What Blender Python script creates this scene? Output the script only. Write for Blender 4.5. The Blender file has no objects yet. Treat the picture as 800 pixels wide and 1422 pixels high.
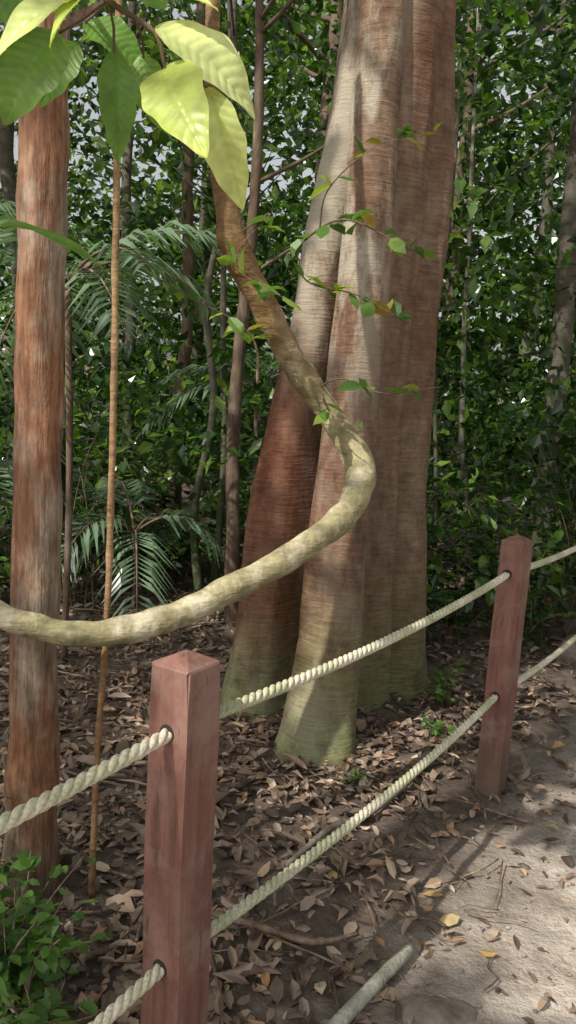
import bpy, math, random, bmesh
import numpy as np
from mathutils import Vector, noise, Matrix
random.seed(7); rng=np.random.default_rng(11)
C=bpy.context.scene.collection
sc=bpy.context.scene
# ------------------------------------------------------------------ materials
def newmat(name):
    m=bpy.data.materials.new(name); m.use_nodes=True
    nt=m.node_tree; nt.nodes.clear()
    return m,nt
def N(nt,t,**kw):
    n=nt.nodes.new(t)
    for k,v in kw.items():
        if k in n.inputs.keys(): n.inputs[k].default_value=v
        else: setattr(n,k,v)
    return n
def ramp(nt,stops,interp='LINEAR'):
    n=nt.nodes.new('ShaderNodeValToRGB'); cr=n.color_ramp; cr.interpolation=interp
    while len(cr.elements)<len(stops): cr.elements.new(.5)
    for e,(p,c) in zip(cr.elements,stops):
        e.position=p; e.color=(c[0],c[1],c[2],1)
    return n
def coords(nt,scale=(1,1,1)):
    tc=N(nt,'ShaderNodeNewGeometry'); mp=N(nt,'ShaderNodeMapping')
    nt.links.new(tc.outputs['Position'],mp.inputs['Vector']); mp.inputs['Scale'].default_value=scale
    return mp.outputs['Vector']
def mixc(nt,fac,a,b,mode='MIX'):
    n=N(nt,'ShaderNodeMix',data_type='RGBA',blend_type=mode)
    L=nt.links
    for i,v in ((0,fac),(6,a),(7,b)):
        if isinstance(v,(int,float)): n.inputs[i].default_value=v
        elif isinstance(v,tuple): n.inputs[i].default_value=(*v,1)
        else: L.new(v,n.inputs[i])
    return n.outputs[2]
def leafmat(name,stops,trans=.35,tcol=(1.6,1.9,.7),rough=.42,spec=.5,nscale=30.):
    m,nt=newmat(name); L=nt.links
    g=N(nt,'ShaderNodeNewGeometry'); r=ramp(nt,stops); L.new(g.outputs['Random Per Island'],r.inputs[0])
    c=r.outputs[0]
    if nscale:
        nz=N(nt,'ShaderNodeTexNoise',Scale=nscale); L.new(coords(nt),nz.inputs['Vector'])
        rr=ramp(nt,[(.3,(.75,.75,.7)),(.7,(1.2,1.2,1.15))]); L.new(nz.outputs[0],rr.inputs[0])
        c=mixc(nt,1.,c,rr.outputs[0],'MULTIPLY')
    p=N(nt,'ShaderNodeBsdfPrincipled',Roughness=rough); p.inputs['Specular IOR Level'].default_value=spec
    L.new(c,p.inputs['Base Color'])
    o=N(nt,'ShaderNodeOutputMaterial')
    if trans>0:
        t=N(nt,'ShaderNodeBsdfTranslucent'); tc=mixc(nt,1.,c,tcol,'MULTIPLY'); L.new(tc,t.inputs['Color'])
        mx=N(nt,'ShaderNodeMixShader'); mx.inputs[0].default_value=trans
        L.new(p.outputs[0],mx.inputs[1]); L.new(t.outputs[0],mx.inputs[2]); L.new(mx.outputs[0],o.inputs[0])
    else: L.new(p.outputs[0],o.inputs[0])
    return m
def bump(nt,h,strength,dist,p):
    b=N(nt,'ShaderNodeBump',Strength=strength,Distance=dist); nt.links.new(h,b.inputs['Height']); nt.links.new(b.outputs[0],p.inputs['Normal'])
def barkmat(name,base,patch,dark,ring=60.,ringamt=.5,vert=False,moss=None,mossz=.5,patchscale=2.5,patchlo=.5,patchhi=.62,rough=.8):
    m,nt=newmat(name); L=nt.links
    n1=N(nt,'ShaderNodeTexNoise',Scale=patchscale,Detail=4.,Roughness=.65); L.new(coords(nt,(1.4,1.4,.7)),n1.inputs['Vector'])
    f=ramp(nt,[(patchlo,(0,0,0)),(patchhi,(1,1,1))]); L.new(n1.outputs[0],f.inputs[0])
    c=mixc(nt,f.outputs[0],base,patch)
    n2=N(nt,'ShaderNodeTexNoise',Scale=1.,Detail=3.,Roughness=.7)
    L.new(coords(nt,(9,9,ring) if not vert else (55,55,6)),n2.inputs['Vector'])
    f2=ramp(nt,[(.35,dark),(.6,(1.15,1.15,1.15))]); L.new(n2.outputs[0],f2.inputs[0])
    c=mixc(nt,ringamt,c,mixc(nt,1.,c,f2.outputs[0],'MULTIPLY'))
    n3=N(nt,'ShaderNodeTexNoise',Scale=14.,Detail=4.,Roughness=.75); L.new(coords(nt,(1,1,.6)),n3.inputs['Vector'])
    f3=ramp(nt,[(.3,(.5,.48,.45)),(.7,(1.35,1.35,1.35))]); L.new(n3.outputs[0],f3.inputs[0])
    c=mixc(nt,.85,c,mixc(nt,1.,c,f3.outputs[0],'MULTIPLY'))
    if moss:
        s=N(nt,'ShaderNodeSeparateXYZ'); L.new(coords(nt),s.inputs[0])
        mr=N(nt,'ShaderNodeMapRange'); mr.inputs[1].default_value=mossz; mr.inputs[2].default_value=0.; mr.inputs[3].default_value=0; mr.inputs[4].default_value=1.
        L.new(s.outputs[2],mr.inputs[0])
        mm=N(nt,'ShaderNodeMath',operation='MULTIPLY'); f4=ramp(nt,[(.35,(.35,.35,.35)),(.55,(1,1,1))]); L.new(n3.outputs[0],f4.inputs[0])
        L.new(mr.outputs[0],mm.inputs[0]); L.new(f4.outputs[0],mm.inputs[1])
        c=mixc(nt,mm.outputs[0],c,mixc(nt,ringamt,moss,mixc(nt,1.,moss,f2.outputs[0],'MULTIPLY')))
    p=N(nt,'ShaderNodeBsdfPrincipled',Roughness=rough); p.inputs['Specular IOR Level'].default_value=.3
    L.new(c,p.inputs['Base Color'])
    ad=N(nt,'ShaderNodeMath',operation='ADD'); L.new(n2.outputs[0],ad.inputs[0]); L.new(n3.outputs[0],ad.inputs[1])
    bump(nt,ad.outputs[0],.6,.012,p)
    o=N(nt,'ShaderNodeOutputMaterial'); L.new(p.outputs[0],o.inputs[0])
    return m
# ------------------------------------------------------------------ mesh helpers
def mkobj(name,V,F,mat,smooth=False,parent=None):
    me=bpy.data.meshes.new(name)
    V=np.asarray(V,dtype=np.float32)
    if isinstance(F,np.ndarray):
        nf,k=F.shape
        me.vertices.add(len(V)); me.vertices.foreach_set('co',V.ravel())
        me.loops.add(nf*k); me.loops.foreach_set('vertex_index',F.astype(np.int32).ravel())
        me.polygons.add(nf); me.polygons.foreach_set('loop_start',np.arange(0,nf*k,k,dtype=np.int32))
        me.update(calc_edges=True)
    else:
        me.from_pydata(V.tolist(),[],F)
    me.materials.append(mat)
    me.polygons.foreach_set('use_smooth',[smooth]*len(me.polygons)); me.update()
    ob=bpy.data.objects.new(name,me); C.objects.link(ob)
    if parent: ob.parent=parent
    return ob
def empty(name,loc=(0,0,0)):
    e=bpy.data.objects.new(name,None); e.empty_display_size=.1; C.objects.link(e); return e
def cat(P,n):
    P=np.array(P,float); P=np.vstack([2*P[0]-P[1],P,2*P[-1]-P[-2]]); out=[]
    for i in range(1,len(P)-2):
        for t in np.linspace(0,1,n,endpoint=False):
            a,b,c,d=P[i-1],P[i],P[i+1],P[i+2]
            out.append(.5*((2*b)+(-a+c)*t+(2*a-5*b+4*c-d)*t*t+(-a+3*b-3*c+d)*t**3))
    out.append(P[-2]); return np.array(out)
def tube(P,R,seg=12,rough=0.,rs=8.,closed=True):
    P=np.asarray(P,float); n=len(P); R=np.broadcast_to(np.asarray(R,float),(n,))
    T=np.gradient(P,axis=0); T/=np.linalg.norm(T,axis=1)[:,None]+1e-9
    u=np.cross(T[0],[0.3,.9,.2]); u/=np.linalg.norm(u); V=[];F=[]
    for i in range(n):
        u=u-T[i]*u.dot(T[i]); u/=np.linalg.norm(u); w=np.cross(T[i],u)
        for j in range(seg):
            a=2*math.pi*j/seg; d=u*math.cos(a)+w*math.sin(a); r=R[i]
            q=P[i]+d*r
            if rough: r*=1+rough*noise.noise(Vector(q*rs))*2
            V.append(P[i]+d*r)
    for i in range(n-1):
        for j in range(seg):
            F.append((i*seg+j,i*seg+(j+1)%seg,(i+1)*seg+(j+1)%seg,(i+1)*seg+j))
    if closed: F.append(tuple(range(seg))[::-1]); F.append(tuple((n-1)*seg+j for j in range(seg)))
    return V,F
class MB:
    def __init__(s): s.V=[];s.F=[]
    def add(s,V,F):
        o=len(s.V); s.V+= [tuple(v) for v in V]; s.F+=[tuple(i+o for i in f) for f in F]
    def obj(s,name,mat,smooth=True,parent=None): return mkobj(name,s.V,s.F,mat,smooth,parent)
T_SIMPLE=(np.array([[0,0,0],[.45,.24,.05],[1,0,-.06],[.45,-.24,.05],[.5,0,0]]),np.array([[0,4,2,1],[0,3,2,4]]))
T_OVAL=(np.array([[0,0,0],[.22,.17,.05],[.6,.2,.05],[1,0,-.1],[.6,-.2,.05],[.22,-.17,.05],[.25,0,0],[.6,0,0]]),
        np.array([[0,6,1,1],[6,7,2,1],[7,3,2,2],[0,5,6,6],[5,4,7,6],[4,3,7,7]]))
def tri_fix(F):
    out=[]
    for f in F.tolist():
        s=[]
        for i in f:
            if i not in s: s.append(i)
        if len(s)==3: out.append(s)
        else: out+= [[s[0],s[1],s[2]],[s[0],s[2],s[3]]]
    return np.array(out)
T_OVAL=(T_OVAL[0],tri_fix(T_OVAL[1]))
def leaves(pos,size,tmpl,tilt=.6,yaw=None,width=1.,curl=0.,pitch0=0.):
    n=len(pos); tv,tf=tmpl; k=len(tv)
    tv=np.repeat(tv[None],n,0).copy()
    tv[:,:,1]*=(width*rng.uniform(.75,1.25,n))[:,None]
    if curl:
        cu=rng.uniform(-curl,curl,n)[:,None]; tv[:,:,2]+=cu*((tv[:,:,0]-.5)**2)+ (cu*rng.choice([-1,1],n)[:,None])*3*np.abs(tv[:,:,1])**1.5
    tv*=size[:,None,None]
    y=rng.uniform(0,2*np.pi,n) if yaw is None else yaw
    p=rng.normal(pitch0,tilt,n); r=rng.normal(0,tilt,n)
    def rot(a,i,j):
        M=np.repeat(np.eye(3)[None],n,0); c,s=np.cos(a),np.sin(a); M[:,i,i]=c;M[:,j,j]=c;M[:,i,j]=-s;M[:,j,i]=s; return M
    M=rot(y,0,1)@rot(p,2,0)@rot(r,1,2)
    V=np.einsum('nij,nkj->nki',M,tv)+pos[:,None,:]
    F=(tf[None]+(np.arange(n)*k)[:,None,None]).reshape(-1,tf.shape[1])
    return V.reshape(-1,3),F
def clump(cent,per,rad,flat=.6):
    c=np.repeat(cent,per,0); d=rng.normal(0,1,(len(c),3)); d/=np.linalg.norm(d,axis=1)[:,None]; d*=rng.uniform(.2,1,(len(c),1))**.6
    rr=np.repeat(np.broadcast_to(rad,(len(cent),)),per)[:,None]
    d[:,2]*=flat
    return c+d*rr
def nz3(P,s,o=0): return np.array([noise.noise(Vector((p[0]*s+o,p[1]*s,p[2]*s))) for p in P])
# ------------------------------------------------------------------ light
SUN=np.array([-.50,-.56,.76]); SUN/=np.linalg.norm(SUN)
w=bpy.data.worlds.new("World"); sc.world=w; w.use_nodes=True; nt=w.node_tree; nt.nodes.clear()
sky=N(nt,'ShaderNodeTexSky',sky_type='NISHITA'); sky.sun_disc=False
sky.sun_elevation=math.asin(SUN[2]); sky.sun_rotation=math.atan2(SUN[0],SUN[1])
sky.dust_density=4.; sky.air_density=1.6
hs=N(nt,'ShaderNodeHueSaturation'); hs.inputs['Saturation'].default_value=.25
bg=N(nt,'ShaderNodeBackground'); bg.inputs[1].default_value=.15; ow=N(nt,'ShaderNodeOutputWorld')
nt.links.new(sky.outputs[0],hs.inputs['Color']); nt.links.new(hs.outputs[0],bg.inputs[0]); nt.links.new(bg.outputs[0],ow.inputs[0])
sl=bpy.data.lights.new('sun','SUN'); sl.energy=5.; sl.angle=math.radians(.55); sl.color=(1,.96,.87)
so=bpy.data.objects.new('sun',sl); C.objects.link(so); so.rotation_euler=Vector(SUN).to_track_quat('Z','Y').to_euler(); so.location=(0,0,12)
# ------------------------------------------------------------------ camera
p=math.radians(8.5);r=math.radians(3)
F_=Vector((0,math.cos(p),-math.sin(p)));R0=Vector((1,0,0));U0=Vector((0,math.sin(p),math.cos(p)))
R_=math.cos(r)*R0+math.sin(r)*U0;U_=math.cos(r)*U0-math.sin(r)*R0
cd=bpy.data.cameras.new('camera'); cam=bpy.data.objects.new('camera',cd); C.objects.link(cam)
cam.matrix_world=Matrix(((R_.x,U_.x,-F_.x,0),(R_.y,U_.y,-F_.y,0),(R_.z,U_.z,-F_.z,1.48),(0,0,0,1)))
cd.sensor_fit='VERTICAL'; cd.sensor_height=24; cd.sensor_width=13.5; cd.lens=1116/1422*24; cd.clip_start=.02; cd.clip_end=500
sc.camera=cam
sc.view_settings.view_transform='Standard'; sc.view_settings.look='None'; sc.view_settings.exposure=0
# ------------------------------------------------------------------ ground
def fd(x,y): return (x+.17)*.832-(y-1.4)*.555
def gz(x,y):
    h=.05*noise.noise(Vector((x*.5,y*.5,3)))+.018*noise.noise(Vector((x*2.3,y*2.3,1)))
    d=math.hypot(x,y)
    near=max(0,min(1,(d-2.5)/4)); h=h*(.35+.65*near)
    h+= .045*max(0,y-6)*1.0 if y>6 else 0
    return h
def axis(lo,hi,fl,fh,fine,coarse):
    a=list(np.arange(fl,fh,fine)); x=fh; s=fine
    while x<hi: a.append(x); s*=coarse; x+=s
    a.append(hi); x=fl; s=fine; b=[]
    while x>lo: s*=coarse; x-=s; b.append(x)
    return np.array(sorted(set([max(lo,t) for t in b]+a)))
xs=axis(-120,120,-2.5,3.5,.03,1.25); ys=axis(-120,150,.5,6,.03,1.25)
V=[(x,y,gz(x,y)+ (0.010*noise.noise(Vector((x*11,y*11,0)))+.005*noise.noise(Vector((x*25,y*25,4))) if abs(x)<6 and abs(y)<9 else 0)) for y in ys for x in xs]
nx=len(xs); I=np.arange(len(ys)-1)[:,None]*nx+np.arange(nx-1)[None]; I=I.ravel()
GF=np.stack([I,I+1,I+nx+1,I+nx],1)
m,nt=newmat('soil'); L=nt.links
P=coords(nt)
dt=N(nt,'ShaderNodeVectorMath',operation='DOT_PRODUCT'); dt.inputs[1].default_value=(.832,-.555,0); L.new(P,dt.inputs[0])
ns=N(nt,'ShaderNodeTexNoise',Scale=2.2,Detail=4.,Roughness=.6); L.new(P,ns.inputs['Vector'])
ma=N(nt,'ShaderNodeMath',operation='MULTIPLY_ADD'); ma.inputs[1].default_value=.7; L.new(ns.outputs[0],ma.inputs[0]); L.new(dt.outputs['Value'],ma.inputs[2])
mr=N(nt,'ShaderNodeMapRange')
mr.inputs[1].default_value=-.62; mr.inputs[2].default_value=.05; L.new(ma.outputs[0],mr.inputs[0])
na=N(nt,'ShaderNodeTexNoise',Scale=9.,Detail=5.,Roughness=.72); L.new(P,na.inputs['Vector'])
litter=ramp(nt,[(.3,(.045,.032,.024)),(.5,(.10,.072,.055)),(.7,(.20,.15,.115))]); L.new(na.outputs[0],litter.inputs[0])
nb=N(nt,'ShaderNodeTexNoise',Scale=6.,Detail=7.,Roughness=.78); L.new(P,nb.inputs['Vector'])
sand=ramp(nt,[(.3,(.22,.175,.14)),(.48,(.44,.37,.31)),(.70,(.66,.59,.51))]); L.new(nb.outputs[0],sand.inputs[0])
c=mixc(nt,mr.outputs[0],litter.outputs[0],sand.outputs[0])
nc=N(nt,'ShaderNodeTexVoronoi',Scale=55.); L.new(P,nc.inputs['Vector'])
f=ramp(nt,[(.0,(.6,.55,.5)),(.35,(1.1,1.1,1.1))]); L.new(nc.outputs[0],f.inputs[0])
c=mixc(nt,.5,c,mixc(nt,1.,c,f.outputs[0],'MULTIPLY'))
pb=N(nt,'ShaderNodeBsdfPrincipled',Roughness=.92); L.new(c,pb.inputs['Base Color'])
nd=N(nt,'ShaderNodeTexNoise',Scale=45.,Detail=4.,Roughness=.7); L.new(P,nd.inputs['Vector'])
bump(nt,nd.outputs[0],.8,.02,pb); oo=N(nt,'ShaderNodeOutputMaterial'); L.new(pb.outputs[0],oo.inputs[0])
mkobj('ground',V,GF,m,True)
# ------------------------------------------------------------------ leaf litter
m_lit=leafmat('dry_leaf',[(0,(.06,.042,.032)),(.3,(.14,.098,.07)),(.6,(.25,.178,.132)),(.85,(.37,.28,.215)),(.95,(.35,.20,.11)),(1,(.55,.45,.31))],trans=.1,tcol=(1.2,1.,.8),rough=.5,spec=.4,nscale=0)
pts=[]
while len(pts)<25000:
    y=random.uniform(.6,8.5) if random.random()<.72 else random.uniform(.8,4); x=random.uniform(-1.2-y*.45,1.2+y*.6)
    d=fd(x,y)+.22*noise.noise(Vector((x*1.6,y*1.6,2))); pr=1. if d<-.45 else max(.10,1-(d+.45)/.8)
    if y>5: pr*=.8
    if noise.noise(Vector((x*2.5,y*2.5,9)))<-.05: pr*=.42
    if random.random()<pr: pts.append((x,y,gz(x,y)+random.uniform(.004,.024)*(1 if d<0 else .6)))
pts=np.array(pts); sz=rng.uniform(.022,.082,len(pts)); sz[rng.random(len(pts))<.08]*=1.6
sz*=np.where(fd(pts[:,0],pts[:,1])>.15,.7,1)
V,Fq=leaves(pts,sz,T_OVAL,tilt=.24,curl=.7,width=1.0)
mkobj('leaf_litter',V,Fq,m_lit,False)
m_yel=leafmat('yellow_fallen_leaf',[(0,(.46,.35,.13)),(.5,(.38,.19,.08)),(1,(.45,.36,.2))],trans=.1,tcol=(1,1,.6),rough=.5)
fp=np.array([(.01,1.79),(.48,2.14),(.55,2.10),(1.0,2.61),(.62,1.95),(.36,2.35),(1.15,3.2),(1.25,3.3),(1.3,3.15),(.2,2.3),(.52,2.2),(.3,2.0)])
fp3=np.array([(a,b,gz(a,b)+.022) for a,b in fp])
V,Fq=leaves(fp3,rng.uniform(.045,.075,len(fp3)),T_OVAL,tilt=.15,curl=.5,width=1.2)
mkobj('fallen_yellow_leaves',V,Fq,m_yel,False)
m_twig=barkmat('twig_bark',(.16,.11,.075),(.28,.22,.17),(.5,.45,.4),vert=True)
tb=MB()
for i in range(700):
    y=random.uniform(1.,7.5); x=random.uniform(-.8-y*.45,.9+y*.5)
    if fd(x,y)>.3 and random.random()<.6: continue
    a=random.uniform(0,6.28); l=random.uniform(.04,.40)*(1 if fd(x,y)<.3 else .4); k=[]
    for t in (0,.35,.7,1):
        xx=x+math.cos(a)*l*t+random.gauss(0,.012); yy=y+math.sin(a)*l*t+random.gauss(0,.012); k.append((xx,yy,gz(xx,yy)+.015+random.uniform(0,.02)*(1 if fd(x,y)<.3 else .3)))
    rr=random.uniform(.0015,.006); tb.add(*tube(cat(k,2),np.linspace(rr,rr*.5,7),5))
tb.obj('fallen_twigs',m_twig)
pbm=MB()
bmp=bmesh.new(); bmesh.ops.create_icosphere(bmp,subdivisions=1,radius=1); pv=np.array([v.co[:] for v in bmp.verts]); pf=[[v.index for v in f_.verts] for f_ in bmp.faces]; bmp.free()
for i in range(900):
    y=random.uniform(1.2,6); x=random.uniform(.1,1+y*.55)
    if fd(x,y)<.05: continue
    s_=random.uniform(.002,.008); a=random.uniform(0,3.1)
    q=pv*(1+.2*np.random.default_rng(i).normal(size=pv.shape))*[s_*1.3,s_,s_*.7]
    pbm.add(q+[x,y,gz(x,y)+.006],pf)
m_rock=barkmat('stone',(.24,.20,.165),(.33,.29,.25),(.6,.6,.6),ring=12)
pbm.obj('gravel',m_rock,False)
m_pole=barkmat('weathered_wood',(.36,.34,.28),(.45,.43,.38),(.6,.6,.55),vert=True)
m_stick=barkmat('old_stick',(.20,.17,.13),(.27,.24,.2),(.5,.5,.45),vert=True)
P_=cat([(.385,1.945,.035),(.30,1.83,.04),(.21,1.71,.04),(.0,1.43,.04),(-.2,1.16,.04)],5)
mkobj('fallen_pole',*tube(P_,np.linspace(.016,.02,len(P_)),12,.08,20),m_pole,True)
P_=cat([(.05,2.3,.03),(.2,2.5,.05),(.33,2.62,.04),(.5,2.85,.05),(.63,3.12,.05)],6)
mkobj('fallen_branch',*tube(P_,np.linspace(.008,.017,len(P_)),10,.2,20),m_stick,True)
P_=cat([(-.15,2.05,.03),(-.05,1.98,.06),(.12,1.93,.05),(.25,2.0,.03)],6)
mkobj('fallen_branch',*tube(P_,np.linspace(.012,.006,len(P_)),8,.2,20),m_twig,True)
def rock(name,loc,s,mat,seed):
    bm=bmesh.new(); bmesh.ops.create_icosphere(bm,subdivisions=4,radius=1)
    for v in bm.verts:
        k=1+.25*noise.noise(v.co*1.3+Vector((seed,0,0)))+.08*noise.noise(v.co*4+Vector((seed,0,0)))
        v.co=Vector((v.co.x*s[0]*k,v.co.y*s[1]*k,v.co.z*s[2]*k))+Vector(loc)
    me=bpy.data.meshes.new(name); bm.to_mesh(me); bm.free(); me.materials.append(mat)
    for q in me.polygons: q.use_smooth=True
    ob=bpy.data.objects.new(name,me); C.objects.link(ob)
rock('stone',(.42,1.75,.0),(.10,.06,.026),m_rock,1.)
rock('stone',(1.75,4.5,.05),(.16,.12,.12),m_rock,4.)
rock('stone',(2.0,4.9,.05),(.2,.2,.16),m_rock,6.)
# ------------------------------------------------------------------ fence
m,nt=newmat('painted_post'); L=nt.links; P=coords(nt,(30,30,3))
n1=N(nt,'ShaderNodeTexNoise',Scale=1.,Detail=4.,Roughness=.65); L.new(P,n1.inputs['Vector'])
c1=ramp(nt,[(.25,(.10,.046,.036)),(.5,(.19,.086,.066)),(.75,(.26,.135,.105))]); L.new(n1.outputs[0],c1.inputs[0])
n2=N(nt,'ShaderNodeTexNoise',Scale=7.,Detail=5.,Roughness=.7); L.new(coords(nt),n2.inputs['Vector'])
f=ramp(nt,[(.48,(0,0,0)),(.68,(.7,.7,.7))]); L.new(n2.outputs[0],f.inputs[0])
c=mixc(nt,f.outputs[0],c1.outputs[0],(.29,.19,.155))
n4=N(nt,'ShaderNodeTexNoise',Scale=1.,Detail=5.,Roughness=.8); L.new(coords(nt,(60,60,9)),n4.inputs['Vector'])
f=ramp(nt,[(.57,(0,0,0)),(.66,(.85,.85,.85))]); L.new(n4.outputs[0],f.inputs[0])
c=mixc(nt,f.outputs[0],c,(.08,.05,.038))
s=N(nt,'ShaderNodeSeparateXYZ'); L.new(coords(nt),s.inputs[0]); mr=N(nt,'ShaderNodeMapRange'); mr.inputs[1].default_value=.32; mr.inputs[2].default_value=.02; mr.inputs[4].default_value=.75; L.new(s.outputs[2],mr.inputs[0])
c=mixc(nt,mr.outputs[0],c,(.10,.075,.05))
pb=N(nt,'ShaderNodeBsdfPrincipled',Roughness=.62); pb.inputs['Specular IOR Level'].default_value=.35; L.new(c,pb.inputs['Base Color']); bump(nt,n1.outputs[0],.35,.004,pb)
oo=N(nt,'ShaderNodeOutputMaterial'); L.new(pb.outputs[0],oo.inputs[0]); m_post=m
m,nt=newmat('rope_fibre'); L=nt.links
n1=N(nt,'ShaderNodeTexNoise',Scale=160.,Detail=3.); L.new(coords(nt),n1.inputs['Vector'])
n2=N(nt,'ShaderNodeTexNoise',Scale=6.,Detail=3.); L.new(coords(nt),n2.inputs['Vector'])
c1=ramp(nt,[(.3,(.44,.40,.30)),(.6,(.70,.66,.54))]); L.new(n1.outputs[0],c1.inputs[0])
c2=ramp(nt,[(.4,(.70,.74,.58)),(.6,(1.05,1.03,1.0))]); L.new(n2.outputs[0],c2.inputs[0])
pb=N(nt,'ShaderNodeBsdfPrincipled',Roughness=.85); L.new(mixc(nt,1.,c1.outputs[0],c2.outputs[0],'MULTIPLY'),pb.inputs['Base Color']); bump(nt,n1.outputs[0],.5,.003,pb)
oo=N(nt,'ShaderNodeOutputMaterial'); L.new(pb.outputs[0],oo.inputs[0]); m_rope=m
m,nt=newmat('hole_dark'); pb=N(nt,'ShaderNodeBsdfPrincipled',Roughness=.9); pb.inputs['Base Color'].default_value=(.03,.018,.012,1); oo=N(nt,'ShaderNodeOutputMaterial'); nt.links.new(pb.outputs[0],oo.inputs[0]); m_hole=m
fence=empty('rope_fence')
ang=math.atan2(1.5,1.0)
posts=[(-2.17,-1.6),(-1.17,-.1),(-.17,1.40),(.83,2.90),(1.85,4.42),(2.9,5.9),(4.1,7.2)]
lean=[(0,0),(0,0),(.0,.0),(.012,-.01),(0,.02),(.02,0),(0,0)]
for i,(px,py) in enumerate(posts):
    bm=bmesh.new(); hw=.0455; zt=.985+gz(px,py); rings=[]
    for z,s_ in [(-.2,1)]+[(z,1) for z in np.linspace(0,zt-.004,14)]+[(zt,.96)]:
        rings.append([bm.verts.new((a*hw*s_,b*hw*s_,z)) for a,b in ((-1,-1),(1,-1),(1,1),(-1,1))])
    for a,b in zip(rings[:-1],rings[1:]):
        for j in range(4): bm.faces.new((a[j],a[(j+1)%4],b[(j+1)%4],b[j]))
    ap=bm.verts.new((0,0,zt+.022))
    for j in range(4): bm.faces.new((rings[-1][j],rings[-1][(j+1)%4],ap))
    bm.faces.new(rings[0][::-1])
    ve=[e for e in bm.edges if abs(e.verts[0].co.z-e.verts[1].co.z)>.02 and e.verts[0].co.z<=zt and e.verts[1].co.z<=zt]
    bmesh.ops.bevel(bm,geom=ve,offset=.005,segments=2,affect='EDGES')
    for v in bm.verts:
        z=v.co.z; v.co.x+=lean[i][0]*z+.002*noise.noise(Vector((z*4,i,0))); v.co.y+=lean[i][1]*z+.002*noise.noise(Vector((z*4,i,5)))
    me=bpy.data.meshes.new('post'); bm.to_mesh(me); bm.free(); me.materials.append(m_post)
    ob=bpy.data.objects.new('post',me); C.objects.link(ob); ob.parent=fence; ob.location=(px,py,0); ob.rotation_euler=(0,0,ang)
    for z in (.865,.40):
        hb=MB()
        for sgn in (-1,1):
            d=Vector((math.cos(ang),math.sin(ang),0))*sgn
            c0=Vector((px,py,z))+Vector((0,0,0)); hb.add(*tube([c0+d*.03,c0+d*.0468],.0165,20))
        o=hb.obj('rope_hole',m_hole,False,fence)
for zi,(z0,sag) in enumerate(((.865,.03),(.40,.035))):
    cl=[]
    for (a,b) in zip(posts[:-1],posts[1:]):
        for t in np.linspace(0,1,120,endpoint=False):
            sg=sag*4*t*(1-t)
            cl.append((a[0]+(b[0]-a[0])*t,a[1]+(b[1]-a[1])*t,z0-sg))
    cl=np.array(cl); T=np.gradient(cl,axis=0); seg=np.linalg.norm(T,axis=1); s_=np.cumsum(seg); T/=seg[:,None]
    side=np.cross(T,[0,0,1]); side/=np.linalg.norm(side,axis=1)[:,None]; up=np.cross(side,T)
    rb=MB()
    ss=np.arange(s_[0],s_[-1],.006); clf=np.stack([np.interp(ss,s_,cl[:,k]) for k in range(3)],1)
    sd=np.stack([np.interp(ss,s_,side[:,k]) for k in range(3)],1); uf=np.stack([np.interp(ss,s_,up[:,k]) for k in range(3)],1)
    for k in range(3):
        ph=2*math.pi*(ss/.072+k/3)
        Q=clf+(sd*np.cos(ph)[:,None]+uf*np.sin(ph)[:,None])*.0066
        rb.add(*tube(Q,.0070,8))
    rb.obj('rope_upper' if zi==0 else 'rope_lower',m_rope,True,fence)
# ------------------------------------------------------------------ big fluted tree
zz=[0,.45,1.0,1.9,3.05,4.5,9]
def ip(z,vals): return float(np.interp(z,zz,vals))
core=lambda z:(ip(z,[.28,.28,.29,.32,.37,.42,.6]),ip(z,[3.82,3.82,3.82,3.80,3.77,3.78,3.9]),ip(z,[.25,.23,.22,.20,.2,.21,.17]))
lobes=[
 (lambda z:(ip(z,[.165,.215,.215,.27,.285,.36,.55]),ip(z,[3.20,3.33,3.42,3.5,3.60,3.7,3.85]),ip(z,[.155,.142,.125,.112,.10,.1,.1]))),
 (lambda z:(ip(z,[-.12,-.09,-.05,.08,.23,.34,.5]),ip(z,[3.62,3.62,3.62,3.68,3.72,3.75,3.85]),ip(z,[.14,.13,.12,.10,.10,.1,.1]))),
 (lambda z:(ip(z,[.60,.57,.555,.555,.54,.52,.65]),ip(z,[3.98,3.96,3.95,3.9,3.82,3.8,3.9]),ip(z,[.16,.14,.125,.115,.10,.11,.1]))),
 (lambda z:(ip(z,[.47,.46,.46,.46,.46,.46,.6]),ip(z,[3.72,3.74,3.76,3.77,3.76,3.76,3.85]),ip(z,[.05,.05,.05,.05,.06,.1,.1]))),
 (lambda z:(ip(z,[-.1,.0,.1,.15,.25,.34,.55]),ip(z,[4.3,4.2,4.1,4.0,3.9,3.9,3.95]),ip(z,[.13,.13,.12,.12,.12,.12,.1]))),
 (lambda z:(ip(z,[.5,.48,.45,.45,.45,.45,.6]),ip(z,[4.5,4.4,4.2,4.05,3.95,3.9,3.95]),ip(z,[.13,.13,.12,.12,.12,.12,.1]))),
]
NA=420; zsl=np.concatenate([np.arange(-.15,4.2,.02),np.arange(4.2,9,.1)])
th=np.linspace(0,2*np.pi,NA,endpoint=False); dx,dy=np.cos(th),np.sin(th); V=[]
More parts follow.
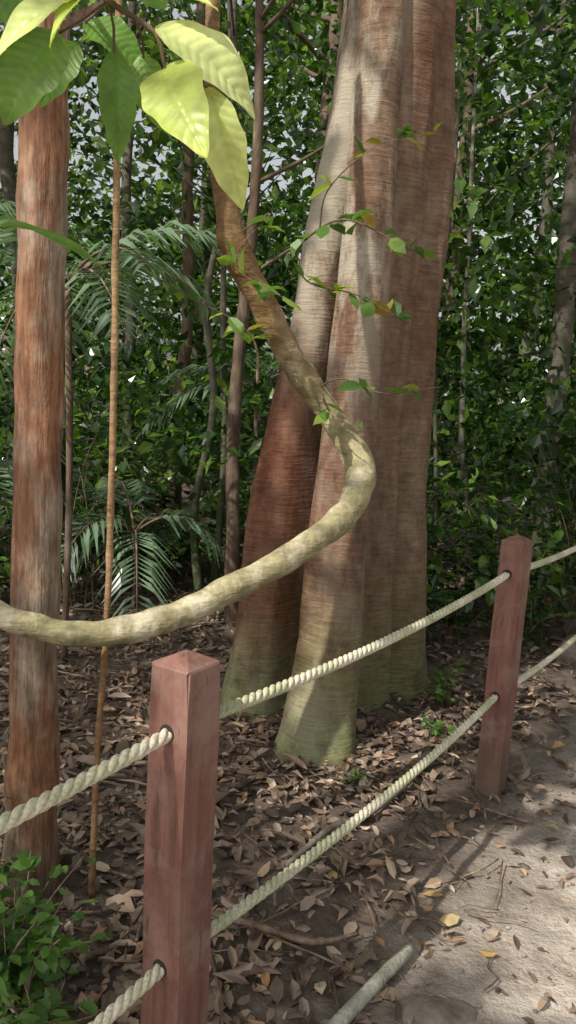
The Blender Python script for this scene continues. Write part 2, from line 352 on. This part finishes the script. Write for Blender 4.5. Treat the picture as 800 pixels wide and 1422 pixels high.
for z in zsl:
    ze=max(z,0); fl=1+ .35*math.exp(-ze/.10)*.5
    cx,cy,cr=core(ze); best=np.full(NA,cr)
    for li,Lf in enumerate(lobes):
        lx,ly,lr=Lf(ze); lr*=fl; ox,oy=lx-cx,ly-cy
        ox+=.018*noise.noise(Vector((li*7,z*1.3,0))); oy+=.018*noise.noise(Vector((li*7,z*1.3,5)))
        for t in np.linspace(.35,1,9):
            qx,qy,qr=ox*t,oy*t,lr*(.50+.50*t**2)
            b=dx*qx+dy*qy; cc=qx*qx+qy*qy-qr*qr; disc=b*b-cc
            rr=np.where((disc>0)&(b>0),b+np.sqrt(np.maximum(disc,0)),0)
            best=np.maximum(best,rr)
    k=np.array([1,4,7,4,1])/17.; pad=np.concatenate([best[-2:],best,best[:2]]); best=np.convolve(pad,k,'valid')
    for j in range(NA):
        q=Vector((cx+dx[j]*best[j],cy+dy[j]*best[j],z))
        n_=.026*noise.noise(Vector((q.x*6,q.y*6,q.z*1.1)))+.010*noise.noise(Vector((q.x*16,q.y*16,q.z*3)))
        rr=best[j]+n_; V.append((cx+dx[j]*rr,cy+dy[j]*rr,z))
nz=len(zsl)
I=np.arange(nz-1)[:,None]*NA; J=np.arange(NA)[None]; J2=(J+1)%NA
Fq=np.stack([(I+J).ravel(),(I+J2).ravel(),(I+NA+J2).ravel(),(I+NA+J).ravel()],1)
m_big=barkmat('smooth_ringed_bark',(.165,.088,.056),(.22,.155,.105),(.5,.44,.38),ring=75,ringamt=.55,moss=(.17,.19,.08),mossz=.75,patchscale=1.6,patchlo=.42,patchhi=.66)
nt=m_big.node_tree; L=nt.links
pbn=[n for n in nt.nodes if n.type=='BSDF_PRINCIPLED'][0]; src=pbn.inputs['Base Color'].links[0].from_socket
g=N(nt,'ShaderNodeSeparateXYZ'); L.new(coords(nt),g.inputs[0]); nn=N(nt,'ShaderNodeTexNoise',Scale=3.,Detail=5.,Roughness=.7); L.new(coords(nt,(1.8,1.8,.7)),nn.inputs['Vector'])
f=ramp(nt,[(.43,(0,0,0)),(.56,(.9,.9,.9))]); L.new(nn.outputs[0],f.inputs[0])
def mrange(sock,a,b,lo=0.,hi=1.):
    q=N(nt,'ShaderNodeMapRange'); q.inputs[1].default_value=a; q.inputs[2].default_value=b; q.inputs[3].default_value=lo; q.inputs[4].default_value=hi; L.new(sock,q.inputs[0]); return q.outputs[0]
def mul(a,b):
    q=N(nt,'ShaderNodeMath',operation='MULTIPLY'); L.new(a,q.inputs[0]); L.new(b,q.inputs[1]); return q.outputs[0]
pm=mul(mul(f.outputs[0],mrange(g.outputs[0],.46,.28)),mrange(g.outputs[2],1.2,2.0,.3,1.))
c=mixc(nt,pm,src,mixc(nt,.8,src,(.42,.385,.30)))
# the left buttress keeps redder, darker bark
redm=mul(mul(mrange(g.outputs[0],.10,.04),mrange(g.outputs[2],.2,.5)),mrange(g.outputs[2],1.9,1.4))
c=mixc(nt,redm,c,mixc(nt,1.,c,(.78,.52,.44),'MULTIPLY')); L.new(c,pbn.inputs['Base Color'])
big=empty('fluted_rainforest_tree'); mkobj('trunk',V,Fq,m_big,True,big)
m_can=leafmat('canopy_leaf',[(0,(.035,.07,.015)),(.5,(.06,.12,.025)),(1,(.10,.18,.035))],trans=.45,tcol=(1.5,1.9,.6),nscale=0)
lb=MB()
for a in range(7):
    an=a*.9+.2; L_=random.uniform(2,3.5); b=Vector((.58,3.87,8.6-.25*a)); pts_=[b]
    for t in (.4,.75,1): pts_.append(b+Vector((math.cos(an)*L_*t,math.sin(an)*L_*t,1.6*t*t+.4*t)))
    lb.add(*tube(cat(pts_,4),np.linspace(.09,.02,13),8))
lb.obj('limbs',m_big,True,big)
# ------------------------------------------------------------------ slender tree left
m_slim=barkmat('slender_bark',(.25,.125,.07),(.32,.25,.19),(.45,.36,.30),vert=True,ringamt=.8,patchscale=4.,patchlo=.45,patchhi=.58,moss=(.12,.09,.06),mossz=.3)
slim=empty('slender_tree')
P_=cat([(-.705,2.16,-.1),(-.70,2.16,.05),(-.69,2.16,.52),(-.68,2.16,1.34),(-.67,2.16,2.19),(-.665,2.165,3.2),(-.62,2.2,5),(-.6,2.3,7)],14)
rad=np.interp(P_[:,2],[-.1,.05,.25,.6,2.2,4,7],[.105,.085,.073,.066,.060,.055,.03])
mkobj('trunk',*tube(P_,rad,36,.09,7),m_slim,True,slim)
lb=MB()
for z,an,l in ((2.35,.5,.14),(1.0,3.4,.03),(4.5,1,1.2),(5,3,1.3),(5.6,5,1.1),(6.2,2,1)):
    b=Vector((-.66,2.17,z)); pts_=[b,b+Vector((math.cos(an)*l*.5,math.sin(an)*l*.5,l*.3)),b+Vector((math.cos(an)*l,math.sin(an)*l,l*.7))]
    lb.add(*tube(cat(pts_,5),np.linspace(.022,.008,11),8))
lb.obj('limbs',m_slim,True,slim)
m_vine=barkmat('vine_bark',(.25,.145,.07),(.33,.22,.12),(.6,.55,.5),ring=60)
P_=cat([(-.515,2.15,0),(-.508,2.15,.3),(-.50,2.15,.54),(-.485,2.15,.81),(-.478,2.15,1.35),(-.482,2.155,2.04),(-.49,2.17,3),(-.5,2.2,5.5)],14)
mkobj('hanging_vine',*tube(P_,.0092,10,.2,25),m_vine,True)
# ------------------------------------------------------------------ liana
m_li=barkmat('liana_bark',(.34,.30,.17),(.52,.47,.34),(.40,.38,.28),ring=35,ringamt=.6,patchscale=7,rough=.7)
nt=m_li.node_tree; L=nt.links; pbn=[n for n in nt.nodes if n.type=='BSDF_PRINCIPLED'][0]; src=pbn.inputs['Base Color'].links[0].from_socket
g=N(nt,'ShaderNodeSeparateXYZ'); L.new(coords(nt),g.inputs[0]); mr=N(nt,'ShaderNodeMapRange'); mr.inputs[1].default_value=1.40; mr.inputs[2].default_value=1.75; L.new(g.outputs[2],mr.inputs[0])
L.new(mixc(nt,mr.outputs[0],src,mixc(nt,1.,src,(.56,.38,.27),'MULTIPLY')),pbn.inputs['Base Color'])
lp=[(-.36,2.9,3.6),(-.33,2.75,2.9),(-.30,2.62,2.45),(-.28,2.60,2.28),(-.25,2.60,2.09),(-.21,2.60,1.92),(-.13,2.65,1.78),(-.03,2.70,1.61),(.08,2.75,1.47),(.18,2.75,1.34),(.238,2.70,1.23),(.21,2.60,1.13),(.12,2.50,1.05),(-.01,2.40,.97),(-.14,2.30,.91),(-.27,2.20,.855),(-.41,2.10,.825),(-.55,2.04,.82),(-.65,2.02,.845),(-.74,2.0,.885),(-.95,1.98,1.0),(-1.3,2.0,1.3),(-1.7,2.1,2.2),(-1.9,2.3,4.)]
lr=[.022,.022,.024,.028,.036,.044,.045,.042,.042,.045,.049,.047,.042,.041,.040,.038,.037,.034,.033,.033,.033,.035,.035,.03]
P_=cat(lp,12); rr=np.interp(np.arange(len(P_))/12.,np.arange(len(lr)),lr)
mkobj('liana',*tube(P_,rr,36,.13,13),m_li,True)
# ------------------------------------------------------------------ background trees
m_bt=[barkmat('forest_bark_a',(.08,.07,.05),(.15,.135,.105),(.5,.5,.45),ring=30,moss=(.055,.08,.03),mossz=2.,patchlo=.4,patchhi=.7),
      barkmat('forest_bark_b',(.25,.225,.18),(.34,.32,.27),(.4,.4,.35),ring=14,ringamt=.9),
      barkmat('forest_bark_c',(.12,.08,.055),(.18,.14,.10),(.5,.5,.45),vert=True)]
TB=[(-.36,5.0,.05,2),(2.05,6.2,.09,0),(-.62,5.4,.03,0),(-.45,5.9,.03,0),(-2.0,6.6,.05,0),(-2.6,7.5,.09,0),(-1.2,8.2,.07,2),(1.3,9.,.10,0),(3.2,8.,.13,0),(-4.2,9.5,.18,0),(.3,11,.15,2),(4.6,11,.2,0),(-1.5,12.5,.12,0),(2.3,13,.16,2),(3.3,4.6,.12,0),(-3.2,3.6,.14,2),(2.6,1.2,.15,0),(-3.0,-1.5,.16,2),(2.6,-2.5,.14,0),(1.55,7.2,.03,1),(2.6,7.4,.035,2),(-1.6,5.6,.02,1),(-3.,6.2,.03,0),(-4.5,-3.2,.18,0),(-2.0,10,.08,0),(-3.6,11.5,.1,0),(-.6,10.,.06,0),(3.6,13,.12,0),(1.2,6.6,.02,0)]
crownp=[]
for (x,y,r0,mi) in TB:
    e=empty('forest_tree'); h=random.uniform(7,10.5) if r0>.06 else random.uniform(4.5,6); z0=gz(x,y)
    lx,ly=random.uniform(-.25,.25),random.uniform(-.2,.3)
    pts_=[(x+lx*t+random.gauss(0,.04),y+ly*t+random.gauss(0,.03),z0-.1+h*t) for t in np.linspace(0,1,9)]
    P_=cat(pts_,8); t=np.linspace(0,1,len(P_)); rad=r0*(1-.65*t)+r0*.5*np.exp(-t*h/.15)
    mb=MB(); mb.add(*tube(P_,rad,14,.12,6))
    for q in range(7 if r0>.06 else 4):
        k=int(len(P_)*random.uniform(.55,.97)); b=P_[k]; an=random.uniform(0,6.28); l=random.uniform(.8,2.2) if r0>.06 else random.uniform(.3,.8)
        ps=[b,b+np.array((math.cos(an)*l*.5,math.sin(an)*l*.5,l*.25)),b+np.array((math.cos(an)*l,math.sin(an)*l,l*.6))]
        mb.add(*tube(cat(ps,4),np.linspace(r0*.3,r0*.08,9),6)); crownp+= [ps[2]]
    mb.obj('trunk_and_limbs',m_bt[mi],True,e)
# ------------------------------------------------------------------ canopy (overhead leaves added to block sun, gaps cut along chosen sun rays)
holes=[((.90,1.90,0),.20),((1.05,2.15,0),.10),((.84,2.42,0),.05),((-.22,2.22,.9),.13),((-.42,2.1,.87),.06),((.18,3.1,.66),.10),((.16,3.2,.95),.06),((.22,3.2,.35),.05),((.29,3.5,2.75),.16),((.24,3.5,2.45),.08),
       ((.02,3.5,1.15),.06),((.08,3.4,.9),.07),((-.1,1.2,1.9),.34),((-.3,1.2,1.95),.30),((.04,2.7,1.55),.05),((.62,3.1,0),.05),((1.2,3.3,0),.09),((1.05,3.0,0),.06),((.10,3.5,1.9),.10),((.12,3.45,2.2),.08),
       ((-.5,3.3,0),.06),((.84,2.85,1.0),.04),((-.15,1.36,1.0),.05),((.3,2.35,0),.04),((1.1,3.9,0),.08),((.5,2.7,0),.03),((-.68,2.1,2.1),.07),((-.70,2.1,1.5),.05),((.22,2.7,1.22),.05),((.6,3.7,2.7),.06),((.58,3.7,1.4),.05),((.15,2.6,1.1),.05),((.3,3.05,.05),.05),
       ((-1.2,4.0,1.9),.45),((-.9,4.8,.8),.3),((-1.0,3.9,2.4),.3),((.1,3.3,1.4),.06),((.3,3.4,1.65),.07),((1.5,4.2,0),.1),((.6,2.2,0),.04),((.3,2.5,1.9),.10)]  # chosen sunlit spots; leaves on their sun rays get removed
def clear(P,mg=.12):
    keep=np.ones(len(P),bool)
    for c,rh in holes:
        d=P-np.array(c); tt=d@SUN; per=np.linalg.norm(d-tt[:,None]*SUN,axis=1); keep&=~((per<rh+mg)&(tt>.35))
    return keep
n=110
cc=np.stack([rng.uniform(-7,4.5,n),rng.uniform(-1.6,6.0,n),rng.uniform(5.6,8.5,n)],1)
cc=np.vstack([cc,np.array(crownp)])
q=clump(cc,30,.5,.5)
n=16500
T_=np.stack([rng.uniform(-1.9,2.8,n),rng.uniform(.4,5.6,n),rng.uniform(0,1.,n)],1)
nv=nz3(T_,1.5,3)+.6*nz3(T_,4.2,8)
T_=T_[nv<.25]; h=rng.uniform(6.2,7.6,len(T_)); q2=T_+SUN[None]*((h-T_[:,2])/SUN[2])[:,None]  # unseen leaf layer added along sun rays to shade the visible ground
T3=np.stack([rng.uniform(-.4,1.1,2400),np.full(2400,3.5),rng.uniform(1,3.6,2400)],1); T3=T3[nz3(T3,2.2,1)<.2]; h=rng.uniform(6.2,7.6,len(T3)); q3=T3+SUN[None]*((h-T3[:,2])/SUN[2])[:,None]  # more added leaves, shading the big trunk
n=15000
T5=np.stack([rng.uniform(-6,6.5,n),rng.uniform(5.6,12,n),rng.uniform(0,3.,n)],1); T5=T5[nz3(T5,.55,3)+.5*nz3(T5,1.6,1)<.08]; h=rng.uniform(6.5,8.6,len(T5)); q5=T5+SUN[None]*((h-T5[:,2])/SUN[2])[:,None]  # added leaves that shade parts of the background in large chunks
q=np.vstack([q,q2,q3,q5]); q=q[(q[:,2]>4.2)]; q=q[clear(q)]
V,Fq=leaves(q,rng.uniform(.09,.16,len(q)),T_SIMPLE,tilt=.4,width=1.25); mkobj('canopy_and_sun_blockers',V,Fq,m_can,False)  # tree crowns plus the added sun-blocking leaves
# ------------------------------------------------------------------ undergrowth & far forest
m_u=leafmat('undergrowth_leaf',[(0,(.012,.028,.008)),(.45,(.03,.068,.016)),(.8,(.08,.155,.026)),(1,(.18,.28,.045))],trans=.35,tcol=(1.6,2.,.6),rough=.2,spec=.8,nscale=0)
m_far=leafmat('far_leaf',[(0,(.015,.034,.010)),(.55,(.05,.10,.024)),(1,(.20,.28,.08))],trans=.3,tcol=(1.7,2.,.7),rough=.3,spec=.7,nscale=0)
def ccs(n,ylo,yhi,zmax,zp,w0,w1):
    y=rng.uniform(ylo,yhi,n); x=rng.uniform(-1,1,n)*(w0+y*w1)+.3; z=rng.uniform(0,1,n)**zp*zmax
    zg=np.array([gz(a,b) for a,b in zip(x,y)]); return x,y,z,zg
x,y,z,zg=ccs(1900,5.0,11.5,6.0,1.,1.5,.60)
k=np.where((z<.25)&(y<6),.4,1)>rng.random(len(x))
cA=np.stack([x,y,z+zg+.1],1)[k]; cA=cA[nz3(cA,.75)+.4*nz3(cA,2.,4)+np.where(cA[:,0]>.3,.10,0)>.03]
x,y,z,zg=ccs(380,5.6,9.5,1.5,1.,1.5,.58); cB=np.stack([x,y,z+zg+.1],1)
x,y,z,zg=ccs(520,10.5,13.5,3.6,1.,2.,.62); cD=np.stack([x,y,z+zg+.1],1)
cc=np.vstack([cA,cB,cD])
q=clump(cc,40,rng.uniform(.18,.5,len(cc)),.7); q=q[q[:,2]>.02]
V,Fq=leaves(q,rng.uniform(.05,.15,len(q))*np.where(q[:,1]>10.5,1.7,1.),T_SIMPLE,tilt=.6,width=1.1,pitch0=.25); mkobj('undergrowth_foliage',V,Fq,m_u,False)
n=2300; y=rng.uniform(13,24,n); x=rng.uniform(-1,1,n)*(3+y*.62); z=rng.uniform(0,1,n)*12.5
cc=np.stack([x,y,z+.04*(y-6)],1); kk=nz3(cc,.35,5)+.4*nz3(cc,1.1,2)+np.where((cc[:,0]>-.5),.5,0.0)+np.where(cc[:,2]<4.5,.4,0.0)>-.02; cc=cc[kk]
q=clump(cc,28,rng.uniform(.6,1.3,len(cc)),.7)
V,Fq=leaves(q,rng.uniform(.18,.42,len(q)),T_SIMPLE,tilt=.6,width=1.25); mkobj('distant_forest',V,Fq,m_far,False)
m_pl=leafmat('shrub_leaf',[(0,(.05,.11,.02)),(.6,(.09,.18,.035)),(1,(.14,.25,.05))],trans=.35,tcol=(1.6,2.,.6),rough=.4,nscale=0)
def shrub(name,cx,cy,h,spread,nst,per,ls,mat=None):
    e=empty(name); mb=MB(); lp=[]
    for i in range(nst):
        a=random.uniform(0,6.28); l=spread*random.uniform(.3,1); b=np.array((cx+random.gauss(0,spread*.15),cy+random.gauss(0,spread*.15),gz(cx,cy)-.01)); hh=h*random.uniform(.5,1)
        ps=cat([b,b+np.array((math.cos(a)*l*.3,math.sin(a)*l*.3,hh*.6)),b+np.array((math.cos(a)*l,math.sin(a)*l,hh))],6)
        mb.add(*tube(ps,np.linspace(.004,.0015,len(ps)),5))
        for j in range(per):
            lp.append(ps[int(len(ps)*random.uniform(.25,.999))]+np.random.normal(0,.006,3))
    mb.obj('stems',m_twig,True,e)
    lp=np.array(lp); V,Fq=leaves(lp,rng.uniform(ls*.6,ls*1.2,len(lp)),T_OVAL,tilt=.35,width=1.3,curl=.3); mkobj('leaves',V,Fq,mat or m_pl,False,e)
np.random.seed(3)
shrub('low_shrub',-.60,1.72,.34,.22,28,10,.055)
shrub('low_shrub',-.50,1.55,.24,.18,18,9,.05)
shrub('low_shrub',-.80,1.9,.36,.2,18,9,.055)
shrub('seedling_plant',.80,3.75,.22,.16,9,7,.05)
shrub('seedling_plant',.30,2.86,.09,.07,5,5,.035)
shrub('seedling_plant',.72,3.35,.12,.1,6,5,.04)
for i in range(34):
    x=random.uniform(-3.2,3.6); y=random.uniform(4.7,6.4)
    shrub('understory_shrub',x,y,random.uniform(.4,1.4),.5,12,12,.11,m_u)
def frond(mb,lvs,b,az,L_,rise,droop,nl=22,ll=.32):
    d=np.array((math.cos(az),math.sin(az),0)); ps=[]
    for t in np.linspace(0,1,9): ps.append(b+d*L_*t+np.array((0,0,rise*t-droop*t*t)))
    P_=cat(ps,4); mb.add(*tube(P_,np.linspace(.009,.003,len(P_)),6))
    T=np.gradient(P_,axis=0); T/=np.linalg.norm(T,axis=1)[:,None]
    for k in range(nl):
        t=.22+.78*k/nl; i=int(t*(len(P_)-1)); c=P_[i]; tt=T[i]; s=np.cross(tt,[0,0,1]); s/=np.linalg.norm(s)
        l=ll*math.sin(math.pi*min(1,.15+.85*t))**.5*random.uniform(.75,1.1)
        for sg in (-1,1):
            dr=s*sg*.85+tt*.55+np.random.normal(0,.08,3); dr/=np.linalg.norm(dr); wv=tt*.015
            a=c; m1=c+dr*l*.45+np.array((0,0,.02*l)); e=c+dr*l+np.array((0,0,-.32*l))
            lvs.add([a,m1+wv,e,m1-wv],[(0,1,2,3)])
m_palm=leafmat('palm_leaf',[(0,(.10,.16,.09)),(1,(.22,.31,.20))],trans=.3,tcol=(1.4,1.7,.8),rough=.22,spec=.7,nscale=0)
for (x,y,z,n_,L_) in ((-1.15,4.1,1.95,10,.8),(-1.0,5.2,.5,6,.6),(-2.4,6.,.8,8,1.),(-.3,6.4,1.5,7,1.)):
    e=empty('understory_palm'); mb=MB(); lv=MB(); g0=gz(x,y)
    mb.add(*tube(cat([(x,y,g0-.05),(x+.02,y,g0+z*.5),(x,y,g0+z)],6),.018,8))
    for i in range(n_): frond(mb,lv,np.array((x,y,g0+z)),i*6.283/n_+random.uniform(-.3,.3),L_*random.uniform(.8,1.1),random.uniform(.3,.9),random.uniform(.5,1.1))
    mb.obj('stem',m_twig,True,e); lv.obj('fronds',m_palm,False,e)
# ------------------------------------------------------------------ foreground branch with big leaves
def bigleaf(mb,base,tip,width,nrm,bend=.12,cup=.15,nu=77,nv=8,wav=.03):
    base=Vector(base);tip=Vector(tip);ax=tip-base;L_=ax.length;ax.normalize();nrm=Vector(nrm);sd=ax.cross(nrm).normalized();nrm=sd.cross(ax).normalized()
    V=[];F=[]; ph=random.uniform(0,6)
    for i in range(nu+1):
        t=i/nu; wd=width*.5*(math.sin(math.pi*t**.85)**.75)*(1-.25*t) if 0<t<1 else 0.0008
        for j in range(-nv,nv+1):
            s=j/nv; vein=-.0018*max(0,math.cos((t-abs(s)*.13)*2*math.pi*11))**3*(1 if abs(s)<.95 else 0)+(-.002 if j==0 else 0)
            z=-bend*L_*(2*t-1)**2+cup*wd*abs(s)*1.2+vein*min(1,wd/.02)+wav*L_*.5*math.sin(t*10+s*2+ph)*abs(s)
            V.append(base+ax*(L_*t)+sd*(wd*s*(1+.05*math.sin(t*22+ph)))+nrm*(z+bend*L_))
    k=2*nv+1
    for i in range(nu):
        for j in range(k-1): F.append((i*k+j,i*k+j+1,(i+1)*k+j+1,(i+1)*k+j))
    mb.add(V,F)
def K(u,v,y=1.2):
    return (y*(-.119+.00085*(u-290)), y, 1.48+y*(.37-.00078*(v-90)+.00004*(u-290)))
m_big1=leafmat('young_big_leaf',[(0,(.52,.64,.12)),(1,(.70,.76,.34))],trans=.25,tcol=(1.2,1.15,.7),rough=.35)
m_big2=leafmat('mature_big_leaf',[(0,(.11,.22,.04)),(1,(.19,.33,.06))],trans=.4,tcol=(1.9,2.1,.7),rough=.4)
br=empty('broad_leaf_branch'); a=MB(); b=MB()
bigleaf(a,K(165,-15),K(-15,105,1.15),.10,(-.2,-.65,.75))
bigleaf(a,K(175,-20),K(72,66,1.1),.065,(-.5,-.45,.8))
bigleaf(a,K(215,38),K(356,165,1.25),.115,(.0,-.75,.65))
bigleaf(a,K(228,95),K(292,222,1.1),.10,(-.5,-.65,.75))
bigleaf(a,K(290,120),K(345,297,1.25),.072,(-.2,-.7,.5))
bigleaf(a,K(150,5,1.25),K(300,14,1.2),.055,(-.1,-.5,.9))
bigleaf(a,K(195,-10,1.25),K(290,-30,1.2),.06,(0,-.4,1))
bigleaf(b,K(85,45,1.3),K(10,175,1.3),.12,(.1,-.9,.35))
bigleaf(b,K(160,70),K(168,230,1.2),.06,(.3,-.9,.2))
bigleaf(b,K(195,75,1.35),K(240,190,1.35),.065,(-.3,-.8,.3))
bigleaf(b,K(60,-20,1.3),K(-60,70,1.25),.10,(.1,-.8,.5))
bigleaf(b,K(230,10,1.3),K(130,-50,1.3),.10,(.1,-.8,.5))
bigleaf(b,K(110,60,1.4),K(60,150,1.4),.08,(.2,-.8,.5))
bigleaf(b,K(120,30,1.4),K(200,100,1.4),.08,(.2,-.8,.5))
bigleaf(b,K(-20,320,1.5),K(150,385,1.5),.035,(.0,-.5,.8))
a.obj('young_leaves',m_big1,True,br); b.obj('mature_leaves',m_big2,True,br)
t=MB()
t.add(*tube(cat([(-.55,1.3,2.35),K(90,-60,1.3),K(150,0,1.22),K(215,45,1.2),K(235,98,1.2),K(295,122,1.22)],6),np.linspace(.006,.002,31),8))
for s_,e_ in ((K(150,0,1.22),K(160,74)),(K(150,0,1.22),K(85,45,1.3)),(K(190,30,1.2),K(200,80,1.35)),(K(150,0,1.22),K(120,30,1.4))): t.add(*tube([s_,tuple((np.array(s_)+np.array(e_))/2+[.004,0,0]),e_],.0022,6))
t.add(*tube(cat([(-.9,1.7,1.75),K(-60,315,1.5),K(-20,320,1.5)],4),.002,6))
t.obj('twig',m_twig,True,br)
# twig sprays in front of the big tree
sp=empty('leafy_sapling'); mb=MB(); lp=[]
def spray(pts_,r0,nl):
    P_=cat(pts_,8); mb.add(*tube(P_,np.linspace(r0,.0012,len(P_)),6))
    for j in range(nl): lp.append(P_[int(len(P_)*random.uniform(.3,.999))])
spray([(-.16,2.64,1.84),(-.02,2.6,1.93),(.12,2.52,2.0),(.3,2.5,1.93),(.36,2.48,1.9)],.005,20)
spray([(.05,2.56,1.97),(.07,2.5,2.08),(.2,2.48,2.2),(.365,2.45,2.24)],.003,13)
spray([(-.02,2.6,1.93),(.02,2.55,1.82),(.17,2.5,1.78),(.3,2.5,1.72)],.003,17)
spray([(.08,2.73,1.5),(.15,2.6,1.53),(.28,2.5,1.49),(.45,2.5,1.52)],.003,10)
spray([(-.12,2.62,1.5),(-.13,2.6,1.62),(-.2,2.55,1.69),(-.34,2.5,1.75),(-.42,2.5,1.8)],.005,12)
spray([(-.21,2.6,1.95),(-.1,2.5,2.0),(-.2,2.45,1.85),(-.05,2.4,1.75)],.003,14)
spray([(.08,2.73,1.5),(.12,2.6,1.42),(.2,2.55,1.38)],.003,4)
mb.obj('twigs',m_twig,True,sp)
m_sp=leafmat('sapling_leaf',[(0,(.04,.10,.03)),(.5,(.12,.22,.035)),(.8,(.28,.36,.06)),(1,(.30,.16,.05))],trans=.4,tcol=(1.5,1.7,.6),nscale=0)
lp=np.array(lp); V,Fq=leaves(lp,rng.uniform(.045,.095,len(lp)),T_OVAL,tilt=.5,width=1.2,curl=.3); mkobj('leaves',V,Fq,m_sp,False,sp)
